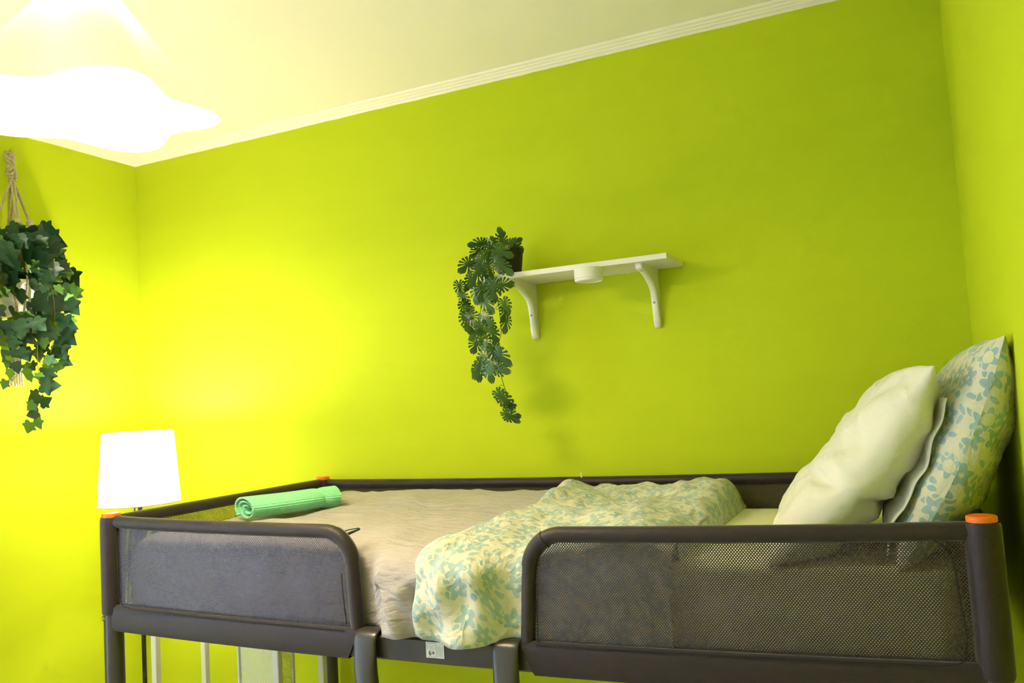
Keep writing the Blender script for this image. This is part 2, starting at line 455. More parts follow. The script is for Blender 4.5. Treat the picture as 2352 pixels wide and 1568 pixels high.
# beams with slight sag on the long side
def beam(name, fn0, fn1, a, b, axis, half, off, par=bed, mat='grey_powder_coat', n=30, bev=.005, uvs=False):
    mb = MB(); rows = []
    for i in range(n+1):
        q = lerp(a, b, i/n); z0, z1 = fn0(q), fn1(q)
        sec = [(-half, z0+bev), (-half+bev, z0), (half-bev, z0), (half, z0+bev), (half, z1-bev), (half-bev, z1), (-half+bev, z1), (-half, z1-bev)]
        row = []
        L = 0
        for k, (h, z) in enumerate(sec):
            if k: L += sqrt((sec[k][0]-sec[k-1][0])**2+(sec[k][1]-sec[k-1][1])**2)
            P = (q, off+h, z) if axis == 0 else (off+h, q, z)
            row.append(mb.vert(P, (q, L)))
        rows.append(row)
    for r0, r1 in zip(rows, rows[1:]):
        for k in range(8): mb.f.append((r0[k], r1[k], r1[(k+1) % 8], r0[(k+1) % 8]))
    mb.f.append(tuple(rows[0])); mb.f.append(tuple(rows[-1][::-1]))
    return mb.build(name, mat, par)
bz0 = lambda x: 1.056+sag(x); bz1 = lambda x: 1.109+sag(x)
beam('side_beam', bz0, bz1, .02, BL-.02, 0, .015, 0)
beam('side_beam', lambda x: 1.052, lambda x: 1.105, .02, BL-.02, 0, .015, BW, n=4)
beam('end_beam', lambda x: 1.052, lambda x: 1.105, .02, BW-.02, 1, .015, 0, n=4)
beam('end_beam', lambda x: 1.052, lambda x: 1.105, .02, BW-.02, 1, .015, BL, n=4)
MB().box(.02, BL-.02, .016, BW-.016, 1.062, 1.078).build('bed_base', 'grey_powder_coat', bed, False)
# front guards
def arc(cx, cz, r, a0, a1, n, y=0.):
    return [(cx+r*cos(lerp(a0, a1, i/n)), y, cz+r*sin(lerp(a0, a1, i/n))) for i in range(n+1)]
# left guard: from the post to x=.77
gz = front_rail_z
lr = [(.02, 0, 1.329)]+[(x, 0, gz(x)) for x in (.1, .2, .3, .4, .5, .6, .66)]
zc = gz(.70)-.075
la = arc(.692, zc, .075, pi/2, 0, 12)
lv = [(lerp(.767, .774, t), 0, lerp(zc, 1.098, t)) for t in (.15, .35, .6, .8, 1)]
rail_l = MB().tube(lr+la+lv, RT, 16).build('guard_rail', 'mesh_sleeve_fabric', bed)
MB().tube(arc(.692, zc, .075, pi/2-.42, .10, 10), RT+.0013, 16).build('corner_patch', 'mesh_sleeve_fabric', rail_l)
# right guard
rv = [(lerp(1.1915, 1.203, t), 0, lerp(1.090, gz(1.27)-.072, t)) for t in (0, .2, .45, .7, .9)]
ra = arc(1.276, gz(1.27)-.072, .072, pi, pi/2, 12)
rr_ = [(x, 0, gz(x)) for x in (1.33, 1.4, 1.5, 1.6, 1.7, 1.8, 1.9, 1.96, 2.0)]
rail_r = MB().tube(rv+ra+rr_, RT, 16).build('guard_rail', 'mesh_sleeve_fabric', bed)
MB().tube(arc(1.276, gz(1.27)-.072, .072, pi-.12, pi/2+.5, 10), RT+.0013, 16).build('corner_patch', 'mesh_sleeve_fabric', rail_r)
seam = lambda x: 1.113+sag(x)
def panel(x0, x1, topfn, y=0., seed=0, par=bed, nx=80):
    def fn(u, v):
        x = lerp(x0, x1, u); z0 = seam(x); z1 = topfn(x); z = lerp(z0, z1, v)
        bul = sin(pi*u)*sin(pi*v)
        yy = y-.004*bul+.0035*nz(x*9+seed, z*16+(x*4))*bul
        return (x, yy, z), (x, z)
    return MB().grid(fn, nx, 16).build('mesh_panel', 'mesh_panel_fabric', par, label='see-through knitted mesh panel')
def ltop(x):
    if x < .692: return gz(x)-.004
    d = min(1, (x-.692)/.0749); return zc+.075*sqrt(max(0, 1-d*d))
def rtop(x):
    zc2 = gz(1.27)-.072
    if x > 1.276: return gz(x)-.004
    d = min(1, (1.276-x)/.0719); return zc2+.072*sqrt(max(0, 1-d*d))
pl = panel(.012, .768, ltop, -.004, 3); pr = panel(1.205, 2.008, rtop, -.004, 9)
def piping(path, par, r=.0013): MB().tube(path, r, 6).build('piping', 'dark_piping', par)
piping([(.049, -.0275, 1.318), (.052, -.0272, 1.25), (.053, -.027, 1.16)]+[(.053+.02*(1-cos(t)), -.026, 1.138-.02*sin(t)) for t in (.3, .8, 1.3)]+[(.10, -.022, seam(.1)+.001), (.3, -.0195, seam(.3)+.001), (.55, -.0195, seam(.55)+.001), (.75, -.0195, seam(.75)+.001)], pl)
piping([(1.215, -.0195, seam(1.215)+.001), (1.4, -.0195, seam(1.4)+.001), (1.6, -.0195, seam(1.6)+.001), (1.8, -.0195, seam(1.8)+.001), (1.93, -.021, seam(1.93)+.001)]+[(1.958+.02*sin(t), -.024, 1.134-.02*cos(t)) for t in (.2, .7, 1.2)]+[(1.981, -.0255, 1.16), (1.977, -.0262, 1.22), (1.974, -.027, 1.27), (1.968, -.026, 1.296), (1.958, -.022, 1.308), (1.945, -.019, 1.313)], pr)
piping([(1.2175, -.013, 1.10), (1.221, -.013, 1.18), (1.223, -.013, 1.22)], pr); piping([(.752, -.013, 1.11), (.746, -.013, 1.18), (.744, -.013, 1.22)], pl)
# lower fabric pockets around the side beam, with a slanted end at the ladder gap
def pocket(x0, x1, slant_end, par):
    n = 40; mb = MB(); rows = []
    for i in range(n+1):
        x = lerp(x0, x1, i/n)
        zt, zb = seam(x)+.004, bz0(x)-.004
        sec = [(-.0185, zt-.007), (-.0195, zt-.02), (-.0195, zb+.008), (-.016, zb), (.016, zb), (.0195, zb+.008), (.0195, zt-.008), (.014, zt), (-.012, zt+.001)]
        row = []; L = 0
        for k, (h, z) in enumerate(sec):
            if k: L += sqrt((sec[k][0]-sec[k-1][0])**2+(sec[k][1]-sec[k-1][1])**2)
            t = (zt-z)/(zt-zb); xx = x
            if slant_end == 'hi' and x > x1-.06: xx = x-(x-(x1-.06))/.06*.034*t
            if slant_end == 'lo' and x < x0+.06: xx = x+((x0+.06)-x)/.06*.030*t
            row.append(mb.vert((xx, h, z), (xx, L)))
        rows.append(row)
    m = len(rows[0])
    for r0, r1 in zip(rows, rows[1:]):
        for k in range(m): mb.f.append((r0[k], r1[k], r1[(k+1) % m], r0[(k+1) % m]))
    return mb.build('beam_pocket', 'mesh_sleeve_fabric', par)
pocket(.006, .790, 'hi', bed); pocket(1.178, 2.013, 'lo', bed)
# end guards and back guard
def plain_guard(a, b, par=bed, sagv=0):
    A, B = Vector(a), Vector(b); n = 16
    pts = [A.lerp(B, i/n)+Vector((0, 0, sagv*4*(i/n)*(1-i/n))) for i in range(n+1)]
    MB().tube(pts, RT, 16).build('guard_rail', 'mesh_sleeve_fabric', par)
    def fn(u, v):
        P = A.lerp(B, u); return (P.x, P.y, lerp(1.06, P.z+sagv*4*u*(1-u), v)), (u*(B-A).length, lerp(1.06, P.z, v))
    MB().grid(fn, 20, 6).build('mesh_panel', 'mesh_panel_fabric', par, label='see-through knitted mesh panel')
plain_guard((0, .02, 1.329), (0, BW-.02, 1.329))
plain_guard((.02, BW, 1.326), (BL-.02, BW, 1.326), sagv=-.006)
MB().tube([(BL, .02, 1.326), (BL, BW-.02, 1.326)], .0145, 16).build('guard_rail', 'grey_powder_coat', bed)
plain_guard((BL, .02, 1.30), (BL, BW-.02, 1.30))
MB().box(.992, .996, BW-.008, BW-.004, 1.330, 1.349).build('fabric_tag', 'label_white', bed, False)
# strap loop at the left guard's inner corner
MB().tube([(.722, .012, 1.305), (.748, .018, 1.3125), (.771, .024, 1.3155), (.774, .024, 1.3135), (.752, .016, 1.3055), (.730, .010, 1.296)], [.0012]*3+[.002, .0032, .0032], 8).build('strap_loop', 'black_webbing', bed)
# ladder
ladder = MB()
def ladder_upright(xc):
    P = [(.027, 1.068), (.0275, 1.098), (.020, 1.112), (0, 1.1175), (-.020, 1.114), (-.0295, 1.101), (-.031, 1.075), (-.032, 1.04), (-.034, 1.0), (-.036, .95), (-.038, .88), (-.10, 0.0)]
    Wd = [.027, .0278, .0282, .0283, .0283, .0282, .028, .0272, .0245, .0228, .022, .022]
    Th = [.0035, .0035, .0035, .0035, .0038, .005, .008, .014, .019, .021, .021, .021]
    pts = catmull([(xc+(0.004 if k > 7 else 0), y, z+sag(1)) for k, (y, z) in enumerate(P)], 4)
    nP = len(pts); mb = MB(); rings = []
    for i, p in enumerate(pts):
        q = i/(nP-1)*(len(P)-1); k = min(int(q), len(P)-2); t = q-k
        wd = lerp(Wd[k], Wd[k+1], t); th = lerp(Th[k], Th[k+1], t)
        T = (pts[min(i+1, nP-1)]-pts[max(i-1, 0)]).normalized(); N = Vector((1, 0, 0)); B = T.cross(N).normalized()
        ring = []
        for s in range(20):
            a = 2*pi*s/20; e = .62
            cx = math.copysign(abs(cos(a))**e, cos(a)); cy = math.copysign(abs(sin(a))**e, sin(a))
            ring.append(mb.vert(p+N*wd*cx+B*th*cy))
        rings.append(ring)
    for A, Bq in zip(rings, rings[1:]):
        for s in range(20): mb.f.append((A[s], A[(s+1) % 20], Bq[(s+1) % 20], Bq[s]))
    mb.f.append(tuple(rings[0][::-1])); mb.f.append(tuple(rings[-1]))
    return mb
ladder_ob = ladder_upright(.812).build('ladder_upright', 'grey_powder_coat', bed, angle=60)
ladder_upright(1.152).build('ladder_upright', 'grey_powder_coat', bed, angle=60)
for z in (.25, .53, .81):
    yy = lerp(-.10, -.038, z/.88)
    MB().tube([(.82, yy, z), (1.152, yy, z)], .014, 12).build('ladder_rung', 'grey_powder_coat', bed)
# age label on the beam
lx, lz, ly = .979, 1.0685, -.0156
lab = MB().box(lx-.0215, lx+.0225, ly-.0004, ly, lz-.0165, lz+.0165).build('age_label', 'label_white', bed, False, label='white age label printed 6+')
def outline(cx, cz, hw, hh, r, th, y):
    mb = MB(); o = []; n = 5
    for (sx, sz, a0) in ((1, 1, 0), (-1, 1, pi/2), (-1, -1, pi), (1, -1, 3*pi/2)):
        for k in range(n+1):
            a = a0+pi/2*k/n; o.append((cx+sx*(hw-r)+r*cos(a), cz+sz*(hh-r)+r*sin(a), cos(a), sin(a)))
    A = [mb.vert((x, y, z)) for x, z, _, _ in o]; B = [mb.vert((x-c*th, y, z-s*th)) for x, z, c, s in o]
    m = len(A)
    for k in range(m): mb.f.append((A[k], A[(k+1) % m], B[(k+1) % m], B[k]))
    return mb
outline(lx-.0075, lz, .0125, .0145, .004, .0006, ly-.0007).build('label_border', 'label_ink', lab, False)
for (cx, cz, rx) in ((lx-.0125, lz+.0065, .0055), (lx-.0025, lz+.0065, .0055), (lx-.0115, lz+.0042, .0048), (lx-.0035, lz+.0042, .0048)):
    mb = MB(); n = 20
    A = [mb.vert((cx+rx*cos(2*pi*k/n), ly-.0007, cz+rx*.62*sin(2*pi*k/n))) for k in range(n)]
    B = [mb.vert((cx+(rx-.0005)*cos(2*pi*k/n), ly-.0007, cz+(rx*.62-.0005)*sin(2*pi*k/n))) for k in range(n)]
    for k in range(n): mb.f.append((A[k], A[(k+1) % n], B[(k+1) % n], B[k]))
    mb.build('label_drawing', 'label_grey', lab, False)
for k in range(5):
    xx = lx+.0075+k*.0028
    MB().box(xx, xx+.0007, ly-.0007, ly-.0004, lz-.013, lz+.007+(k % 3)*.002).build('label_print', 'label_grey', lab, False)
tc = bpy.data.curves.new('age_text', 'FONT'); tc.body = '6+'; tc.size = .0150; tc.align_x = 'CENTER'; tc.offset = .0002
to = bpy.data.objects.new('age_text_src', tc); COL.objects.link(to)
bpy.context.view_layer.update()
tm = bpy.data.meshes.new_from_object(to.evaluated_get(bpy.context.evaluated_depsgraph_get()))
bpy.data.objects.remove(to); bpy.data.curves.remove(tc)
tx = bpy.data.objects.new('age_text', tm); COL.objects.link(tx); tm.materials.clear(); tm.materials.append(MAT['label_ink'])
tx.parent = lab; tx.matrix_local = Matrix.Translation(Vector((lx-.0075, ly-.0008, lz-.0112))-wloc(bed)) @ Matrix.Rotation(pi/2, 4, 'X')

# ------------------------------------------------------------------ mattress
MT = 1.245
def rounded_box(x0, x1, y0, y1, z0, z1, r, name, mat, par=None, n=5):
    mb = MB(); cx, cy = (x0+x1)/2, (y0+y1)/2; rings = []
    prof = [(r-r*cos(pi/2*k/n), z0+r-r*sin(pi/2*(1-k/n))+0*k) for k in range(n+1)]
    lev = [(r*(1-sin(pi/2*k/n)), z0+r*(1-cos(pi/2*k/n))) for k in range(n+1)]+[(r*(1-cos(pi/2*k/n)), z1-r*(1-sin(pi/2*k/n))) for k in range(n+1)]
    for (ins, z) in lev:
        ring = []; rc = max(.004, .05-ins)
        for (sx, sy, a0) in ((1, 1, 0), (-1, 1, pi/2), (-1, -1, pi), (1, -1, 3*pi/2)):
            for k in range(6):
                a = a0+pi/2*k/5
                ring.append(mb.vert(((x1-ins-rc if sx > 0 else x0+ins+rc)+rc*cos(a), (y1-ins-rc if sy > 0 else y0+ins+rc)+rc*sin(a), z)))
        rings.append(ring)
    m = len(rings[0])
    for A, B in zip(rings, rings[1:]):
        for k in range(m): mb.f.append((A[k], A[(k+1) % m], B[(k+1) % m], B[k]))
    mb.f.append(tuple(rings[0][::-1])); mb.f.append(tuple(rings[-1]))
    return mb.build(name, mat, par)
mat_o = rounded_box(.035, 1.985, .036, .862, 1.079, MT, .022, 'mattress', 'cream_sheet')
tag(mat_o, 'mattress in a cream fitted sheet inside the loft bed', 'mattress')

# ------------------------------------------------------------------ duvet
duvet = thing('duvet', 'grey cotton duvet with floral side folded back over the loft bed edge', 'duvet', (.75, .45, MT))
def gapw(x): return sstep(.795, .87, x)*(1-sstep(1.10, 1.165, x))
def top_grey(x, y):
    z = 1.290+.012*nz(x*2.6, y*2.2, 1.3)+.012*sstep(.3, .8, y)
    z += .0065*nz(x*5+3*y, y*13-2*x, 4.1)+.0045*nz(x*9-4*y, y*26+3*x, 7.7)+.0018*nz(x*24, y*55+8*x, 2.2)
    z += .011*math.exp(-((y-.55+.10*(x-.5))/.012)**2)*sstep(.42, .55, x)*(1-sstep(.85, .95, x))    # long crease
    z += -.012*sstep(.30, .05, y)*gapw(x)
    z += -.018*math.exp(-((x-.172-.52*(y-.305))/.065)**2)*sstep(.22, .30, y)*(1-sstep(.56, .64, y))   # dent under the towel
    z += .004*(1-abs(nz(x*6+2.5*y, y*9-3*x, 12.))*2.2)+.003*(1-abs(nz(x*13-6*y, y*17+5*x, 15.))*2.2)
    z += -.012*sstep(.12, .02, x)
    return z
def profile(x, topf, yf, hem, thick=0., yb=.868):
    """(y,z) polyline from tucked back edge over the top and down the front"""
    P = [(yb+.002, 1.21+thick*.2), (yb-.002, topf(x, .84)-.030)]
    P.append((.835, topf(x, .835)-.004))
    ys = [.80-.68*k/44 for k in range(45)]
    P += [(y, topf(x, y)) for y in ys]
    zt = topf(x, .12); y0 = .12
    D = y0-yf
    for k in range(1, 9):
        a = pi/2*k/8; P.append((y0-D*sin(a), zt-.062*(1-cos(a))))
    zb = zt-.062; n = 12
    for k in range(1, n+1):
        t = k/n; P.append((yf, lerp(zb, hem, t)))
    return P
def duvet_sheet(name, mat, xs, topf, yff, hemf, foldf):
    mb = MB(); rows = []; U = []
    for i, x0 in enumerate(xs):
        x = x0; P = profile(x, topf, yff(x), hemf(x)); row = []; L = 0
        for k, (y, z) in enumerate(P):
            if k: L += sqrt((P[k][0]-P[k-1][0])**2+(P[k][1]-P[k-1][1])**2)
            X, Y, Z = foldf(i/(len(xs)-1), x, y, z, k/(len(P)-1))
            P3 = Vector((X, Y, Z))
            if rows: U[k] += (P3-mb.v[rows[-1][k]]).length
            else: U.append(x0)
            row.append(mb.vert(P3, (U[k], L)))
        rows.append(row)
    m = len(rows[0])
    for r0, r1 in zip(rows, rows[1:]):
        for k in range(m-1): mb.f.append((r0[k], r0[k+1], r1[k+1], r1[k]))
    return mb.build(name, mat, duvet, angle=180)
def grey_fold(u, x, y, z, t):
    front = sstep(1.27, 1.20, z)*(1 if y < .2 else 0)
    g = gapw(x)
    # hanging folds in the gap
    Y = y-front*g*(.013*sin((x-.80+.42*(1.28-z))*52)+.006*sin((x-.8-.2*(1.28-z))*118+1))+front*(1-g)*.004*nz(x*20, z*18)
    X = x+front*g*.012*sin(z*30)
    # hem curl and gathering towards the left guard
    Z = z
    if z > 1.2: Y = y
    return X, Y, Z
xs = [.040+(1.475-.040)*i/150 for i in range(151)]
grey = duvet_sheet('duvet_body', 'grey_cotton', xs, lambda x, y: top_grey(x, y)-.022*sstep(1.0, 1.08, x),
                   lambda x: .022-.058*gapw(x)*(1-.55*sstep(.965, 1.03, x)), lambda x: 1.098-.004*gapw(x)+.010*sstep(.95, .80, x)*0, grey_fold)
so = grey.modifiers.new('thick', 'SOLIDIFY'); so.thickness = .012; so.offset = -1
FX0, FX1 = .968, 1.485
def hem_x(y): return FX0+.045*math.exp(-((y-.36)/.22)**2)+.004*sin(y*31)-.010*sstep(.6, .88, y)-.012*sstep(.05, -.03, y)
def top_floral(u, y):
    x = lerp(FX0, FX1, u)
    z = 1.300+.010*sstep(.4, .85, y)
    z += .026*(nz(x*4.5+1.7*y+2, y*3.1-1.5*x, 9.1))+.013*nz(x*11-5*y, y*8+4*x, 3.3)+.005*nz(x*26+9*y, y*20-11*x, 6.4)
    z += .024*math.exp(-((x-1.01)/.035)**2)*sstep(.55, .84, y)
    z += .016*math.exp(-((x-1.40)/.07)**2)*sstep(.5, .8, y)
    z -= .012*sstep(.30, .05, y)
    z += .007*(1-abs(nz(x*8+5*y, y*7-5*x, 22.))*2.4)+.004*(1-abs(nz(x*17-8*y, y*15+9*x, 25.))*2.2)
    return z
def make_flap():
    mb = MB(); rows = []; NU = 84; U = []
    us = [-.06, -.05, -.03]+[i/NU for i in range(NU+1)]+[1.03, 1.05, 1.04]
    for i, uu in enumerate(us):
        u = max(0, min(1, uu)); x = lerp(FX0, FX1, u)
        edge = min(1, u/.05); endr = min(1, (1-u)/.10)
        lift = sqrt(max(0, 1-(1-edge)**2)); drop = 1-sqrt(max(0, 1-(1-endr)**2))
        yf = .006-.064*gapw(max(x, .88))*1.0
        hem = 1.094-.002*gapw(x)
        P = profile(x, lambda q, y: top_floral(u, y), yf, hem)
        row = []; L = 0
        for k, (y, z) in enumerate(P):
            if k: L += sqrt((P[k][0]-P[k-1][0])**2+(P[k][1]-P[k-1][1])**2)
            X = hem_x(y)+u*(FX1-hem_x(y)); Z = z; Y = y
            onfront = 1 if (y < .11 and k > 48) else 0
            fr = sstep(1.275, 1.20, z) if onfront else 0
            g = gapw(max(x, .88))
            if onfront:
                Y += fr*(g*(.008*sin(x*70+z*22)+.006*sin(x*33-z*40))+(1-g)*.006*(nz(x*18+z*9, z*14-x*10)-.6))
                Y += (1-lift)*.018*g
                # bottom corners round upwards
                cl = (1-sstep(0, .16, u)); Z += fr*cl*.018*sstep(1.16, 1.09, z)
                if z < 1.125 and u > .30 and u < .42: Z += .006*sin((u-.30)/.12*pi)
                # a stitched hem line
                if z < 1.172: Y -= .0030*sstep(1.172, 1.166, z)
            else:
                lowz = top_grey(X, y)-.004
                Z = lerp(min(lowz, z), z, lift)
                floor_z = MT+.012
                Z = lerp(Z, floor_z, drop)
            if uu < 0:
                X -= .002*(-uu/.03); Z -= (.006 if not onfront else 0); Y += .010 if onfront else 0
            if uu > 1:
                X += .006; Z -= .0; 
                if not onfront: Z = MT+.004
            P3 = Vector((X, Y, Z))
            if rows: U[k] += (P3-mb.v[rows[-1][k]]).length
            else: U.append(1.3+(X-.97)*.8)
            row.append(mb.vert(P3, (U[k], L)))
        rows.append(row)
    m = len(rows[0])
    for r0, r1 in zip(rows, rows[1:]):
        for k in range(m-1): mb.f.append((r0[k], r0[k+1], r1[k+1], r1[k]))
    o = mb.build('folded_flap', 'floral_cotton', duvet, angle=180, label='cream flap printed with pale blue flowers')
    so = o.modifiers.new('thick', 'SOLIDIFY'); so.thickness = .006; so.offset = -1
    return o
make_flap()

# ------------------------------------------------------------------ pillows
def pillow(name, mat, A, B, T, M, seed, wr=.010, bend=0., blunt=2.6, par_ob=None, weld=False):
    """A: half size up the lean, B: half size along the bed width, T: half thickness; M 4x4 matrix"""
    mb = MB(); n = 56
    def shape(a, b, s):
        pa, pb = abs(a)**blunt, abs(b)**blunt
        th = T*max(0, (1-pa)*(1-pb))**.46
        ea = 1-.075*(1-b*b)*1.0; eb = 1-.06*(1-a*a)
        x = a*A*ea; y = b*B*eb
        w = wr*(nz(a*2.2+seed, b*2.0, s*2.)+.6*nz(a*4.5+b*2, b*4-a*3+seed, s*3.)+.35*nz(a*10-b*4, b*7+seed*2, s*5.))
        edge = 1-max(abs(a), abs(b))**6
        z = s*th+w*edge*1.0
        # radiating pinch folds near the short ends
        z += s*.006*sin(a*17+seed)*sstep(.5, .95, abs(b))*edge
        z += bend*(a*a-.3)
        if weld:      # deep gathers at the near short end
            n_e = sstep(-.25, -.95, b)*edge
            z += s*n_e*(-.040*math.exp(-((a+.16+.25*s*(b+1))/.06)**2)+.012*math.exp(-((a+.30)/.10)**2)+.010*sin(a*11+b*5))
            z += -.010*math.exp(-((a-.25-.5*(b+.8))/.05)**2)*sstep(.3, -.6, b)*edge
        x += .004*nz(b*7, seed, a); return Vector((x, y, z))
    def par(i):
        q = -1+2*i/n; return lerp(sin(q*pi/2), q, .25)
    idx = {}
    for s in (1, -1):
        G = [[M @ shape(par(i), par(j), s) for j in range(n+1)] for i in range(n+1)]
        h = n//2
        ua = [[0.]*(n+1) for _ in range(n+1)]; vb = [[0.]*(n+1) for _ in range(n+1)]
        for q in range(n+1):
            for k in range(h, n): 
                vb[q][k+1] = vb[q][k]+(G[q][k+1]-G[q][k]).length; ua[k+1][q] = ua[k][q]+(G[k+1][q]-G[k][q]).length
            for k in range(h, 0, -1):
                vb[q][k-1] = vb[q][k]-(G[q][k-1]-G[q][k]).length; ua[k-1][q] = ua[k][q]-(G[k-1][q]-G[k][q]).length
        for i in range(n+1):
            for j in range(n+1):
                if weld and s == -1 and (i in (0, n) or j in (0, n)): idx[s, i, j] = idx[1, i, j]; continue
                idx[s, i, j] = mb.vert(G[i][j], (ua[i][j]+seed*.37+(s < 0)*.9, vb[i][j]+seed*.21+.5))
        for i in range(n):
            for j in range(n):
                q = (idx[s, i, j], idx[s, i+1, j], idx[s, i+1, j+1], idx[s, i, j+1])
                mb.f.append(q if s == 1 else q[::-1])
    return mb.build(name, mat, par_ob, angle=180), shape
def lean(center, incl, yaw, roll=0.):
    """local x = up the lean, local y = along bed width, local z = pillow front (towards the foot end)"""
    up = Vector((cos(incl), 0, sin(incl))); nrm = Vector((-sin(incl), 0, cos(incl))); yv = nrm.cross(up)
    m = Matrix((up, yv, nrm)).transposed().to_4x4()
    return Matrix.Translation(center) @ Matrix.Rotation(yaw, 4, 'Z') @ m @ Matrix.Rotation(roll, 4, 'Z')
Mw = lean(Vector((1.822, .335, 1.411)), radians(49), radians(3))
wp, _ = pillow('pillow', 'white_cotton', .235, .285, .078, Mw, 3.1, .012, .03, weld=True)
tag(wp, 'plain white pillow leaning on the floral pillow', 'pillow')
Mf = lean(Vector((2.000, .385, 1.440)), radians(64), radians(0))
fp = thing('pillow', 'floral pillow in pale blue and cream against the bed end', 'pillow', (1.96, .37, MT))
fpo, fshape = pillow('pillow_case', 'floral_pillow_cotton', .222, .335, .078, Mf, 7.3, .008, .02, par_ob=fp)

def case_flap():
    mb = MB()
    def fn(u, v):
        a = lerp(-.97, .30+.10*(1-v), u); b = lerp(-.90, -.05, v)
        p = fshape(a, b, 1); p.z += .006+.004*sin(a*6)*(1-v)
        if v < .12: p.y -= .012*(1-v/.12); p.z += .004*(1-v/.12)
        return Mf @ p, (a*.22, b*.33)
    mb.grid(fn, 40, 24)
    o = mb.build('case_flap', 'white_cotton', fp, angle=180, label='plain white inner flap of the pillow case')
    so = o.modifiers.new('thick', 'SOLIDIFY'); so.thickness = .002; so.offset = 1
case_flap()

# ------------------------------------------------------------------ rolled towel
def towel():
    A = Vector((.172, .305, 1.319)); B = Vector((.305, .560, 1.323)); ax = (B-A).normalized()
    side = ax.cross(Vector((0, 0, 1))).normalized(); upv = side.cross(ax)
    Lh = (B-A).length
    mb = MB(); turns = 2.6; n = 110; th = .0052
    def sp(t):
        ang = t*turns*2*pi; r = .0085+.0355*t**.9
        r *= 1+.10*sin(3*ang+1)*(1-t)+.05*sin(5*ang)*(1-t)
        return ang, r
    na = 30
    for layer in (0, 1):
        pass
    outer = []; inner = []
    arc_l = 0; prev = None
    for i in range(n+1):
        t = i/n; ang, r = sp(t); po = (r*cos(ang)*1.45, r*sin(ang)*.84); pi_ = ((r-th)*cos(ang)*1.45, (r-th)*sin(ang)*.84)
        if prev: arc_l += math.dist(prev, po)
        prev = po
        ro, ri = [], []
        for j in range(na+1):
            s = j/na
            c = A+ax*(s*Lh+(.006*sin(ang*1.0+2)+.012*(1-t))*(1 if s < .5 else -1)*(1-min(1, min(s, 1-s)*8)))
            sc = 1+.06*sin(s*5+ang)*.5+.05*sstep(.80, .9, s)-.12*math.exp(-((s-.80)/.025)**2)
            bendv = side*(.010*sin(s*pi))+Vector((0, 0, -.004*sstep(.7, 1, s)))
            ro.append(mb.vert(c+bendv+(side*po[0]+upv*po[1])*sc, (s*Lh, arc_l)))
            ri.append(mb.vert(c+bendv+(side*pi_[0]+upv*pi_[1])*sc, (s*Lh, arc_l)))
        outer.append(ro); inner.append(ri)
    for i in range(n):
        for j in range(na):
            mb.f.append((outer[i][j], outer[i+1][j], outer[i+1][j+1], outer[i][j+1]))
            mb.f.append((inner[i][j], inner[i][j+1], inner[i+1][j+1], inner[i+1][j]))
        mb.f.append((outer[i][0], inner[i][0], inner[i+1][0], outer[i+1][0]))
        mb.f.append((outer[i][na], outer[i+1][na], inner[i+1][na], inner[i][na]))
    for k in (0, n):
        for j in range(na): mb.f.append((outer[k][j], outer[k][j+1], inner[k][j+1], inner[k][j]))
    o = mb.build('towel', 'green_towel', None, angle=50)
    tag(o, 'rolled mint green ribbed towel lying on the grey duvet', 'towel')
towel()

# ------------------------------------------------------------------ wall shelf
SX0, SX1, SY0, SZ0, SZ1 = .748, 1.346, .748, 1.9595, 1.9755
shelf = thing('wall_shelf', 'narrow white wall shelf on two white metal brackets', 'shelf', ((SX0+SX1)/2, YB, SZ0))
MB().box(SX0, SX1, SY0, YB-.001, SZ0, SZ1, .001).build('shelf_board', 'white_shelf_foil', shelf, False)
def bracket(xc):
    # outline in the y-z plane: (d = distance from wall, h = height below board)
    out = [(0, 0), (.178, 0), (.180, .006), (.178, .015), (.168, .019), (.140, .021), (.105, .031), (.072, .045), (.050, .057), (.038, .072), (.031, .095), (.026, .130), (.020, .165), (.016, .176), (.008, .180), (0, .180)]
    mb = MB(); hw = [.0115]*len(out); n = len(out)
    def prof(w, ins):
        c = (sum(d for d, h in out)/n, sum(h for d, h in out)/n); r = []
        for d, h in out:
            dd, hh = d, h
            if ins:
                dd = max(0, d-ins) if d > 0 else 0
                hh = h-ins*.5 if h > 0 else 0
            r.append(mb.vert((xc+w, YB-.0005-dd, SZ0-hh)))
        return r
    rings = [prof(-.0105, .006), prof(-.0105, .004), prof(-.008, .001), prof(-.003, 0), prof(.003, 0), prof(.008, .001), prof(.0105, .004), prof(.0105, .006)]
    for A, B in zip(rings, rings[1:]):
        for k in range(n): mb.f.append((A[k], A[(k+1) % n], B[(k+1) % n], B[k]))
    mb.f.append(tuple(rings[0][::-1])); mb.f.append(tuple(rings[-1]))
    o = mb.build('bracket', 'white_enamel', shelf, angle=60)
    for (d, h) in ((.0295, .103), (.0185, .163)):
        sc = MB().tube([(xc-.001, YB-d+.004, SZ0-h), (xc-.001, YB-d-.0012, SZ0-h-.0004)], .0042, 12).build('screw', 'screw_steel', o)
        MB().tube([(xc-.001, YB-d-.0011, SZ0-h), (xc-.001, YB-d-.0018, SZ0-h)], .0018, 8).build('screw_recess', 'screw_dark', sc)
    sc = MB().tube([(xc, YB-.155, SZ0-.012), (xc, YB-.153, SZ0-.0225)], .004, 10).build('screw', 'screw_steel', o)
bracket(.846); bracket(1.256)
pc = at(1351, 616, 2, SZ0)
puck = thing('puck_light', 'round white puck light fixed under the wall shelf', 'light', (pc.x, pc.y, SZ0))
MB().lathe([(0, 0), (.0415, 0), (.0425, -.002), (.0425, -.029), (.0410, -.0305)], (pc.x, pc.y, SZ0-.0002), 40).build('housing', 'white_plastic', puck)
MB().lathe([(.0410, -.0305), (.0422, -.0312), (.0420, -.0365), (.0395, -.039), (.036, -.0392), (.0345, -.0372), (0, -.0368)], (pc.x, pc.y, SZ0-.0002), 40).build('lens_ring', 'white_plastic', puck)

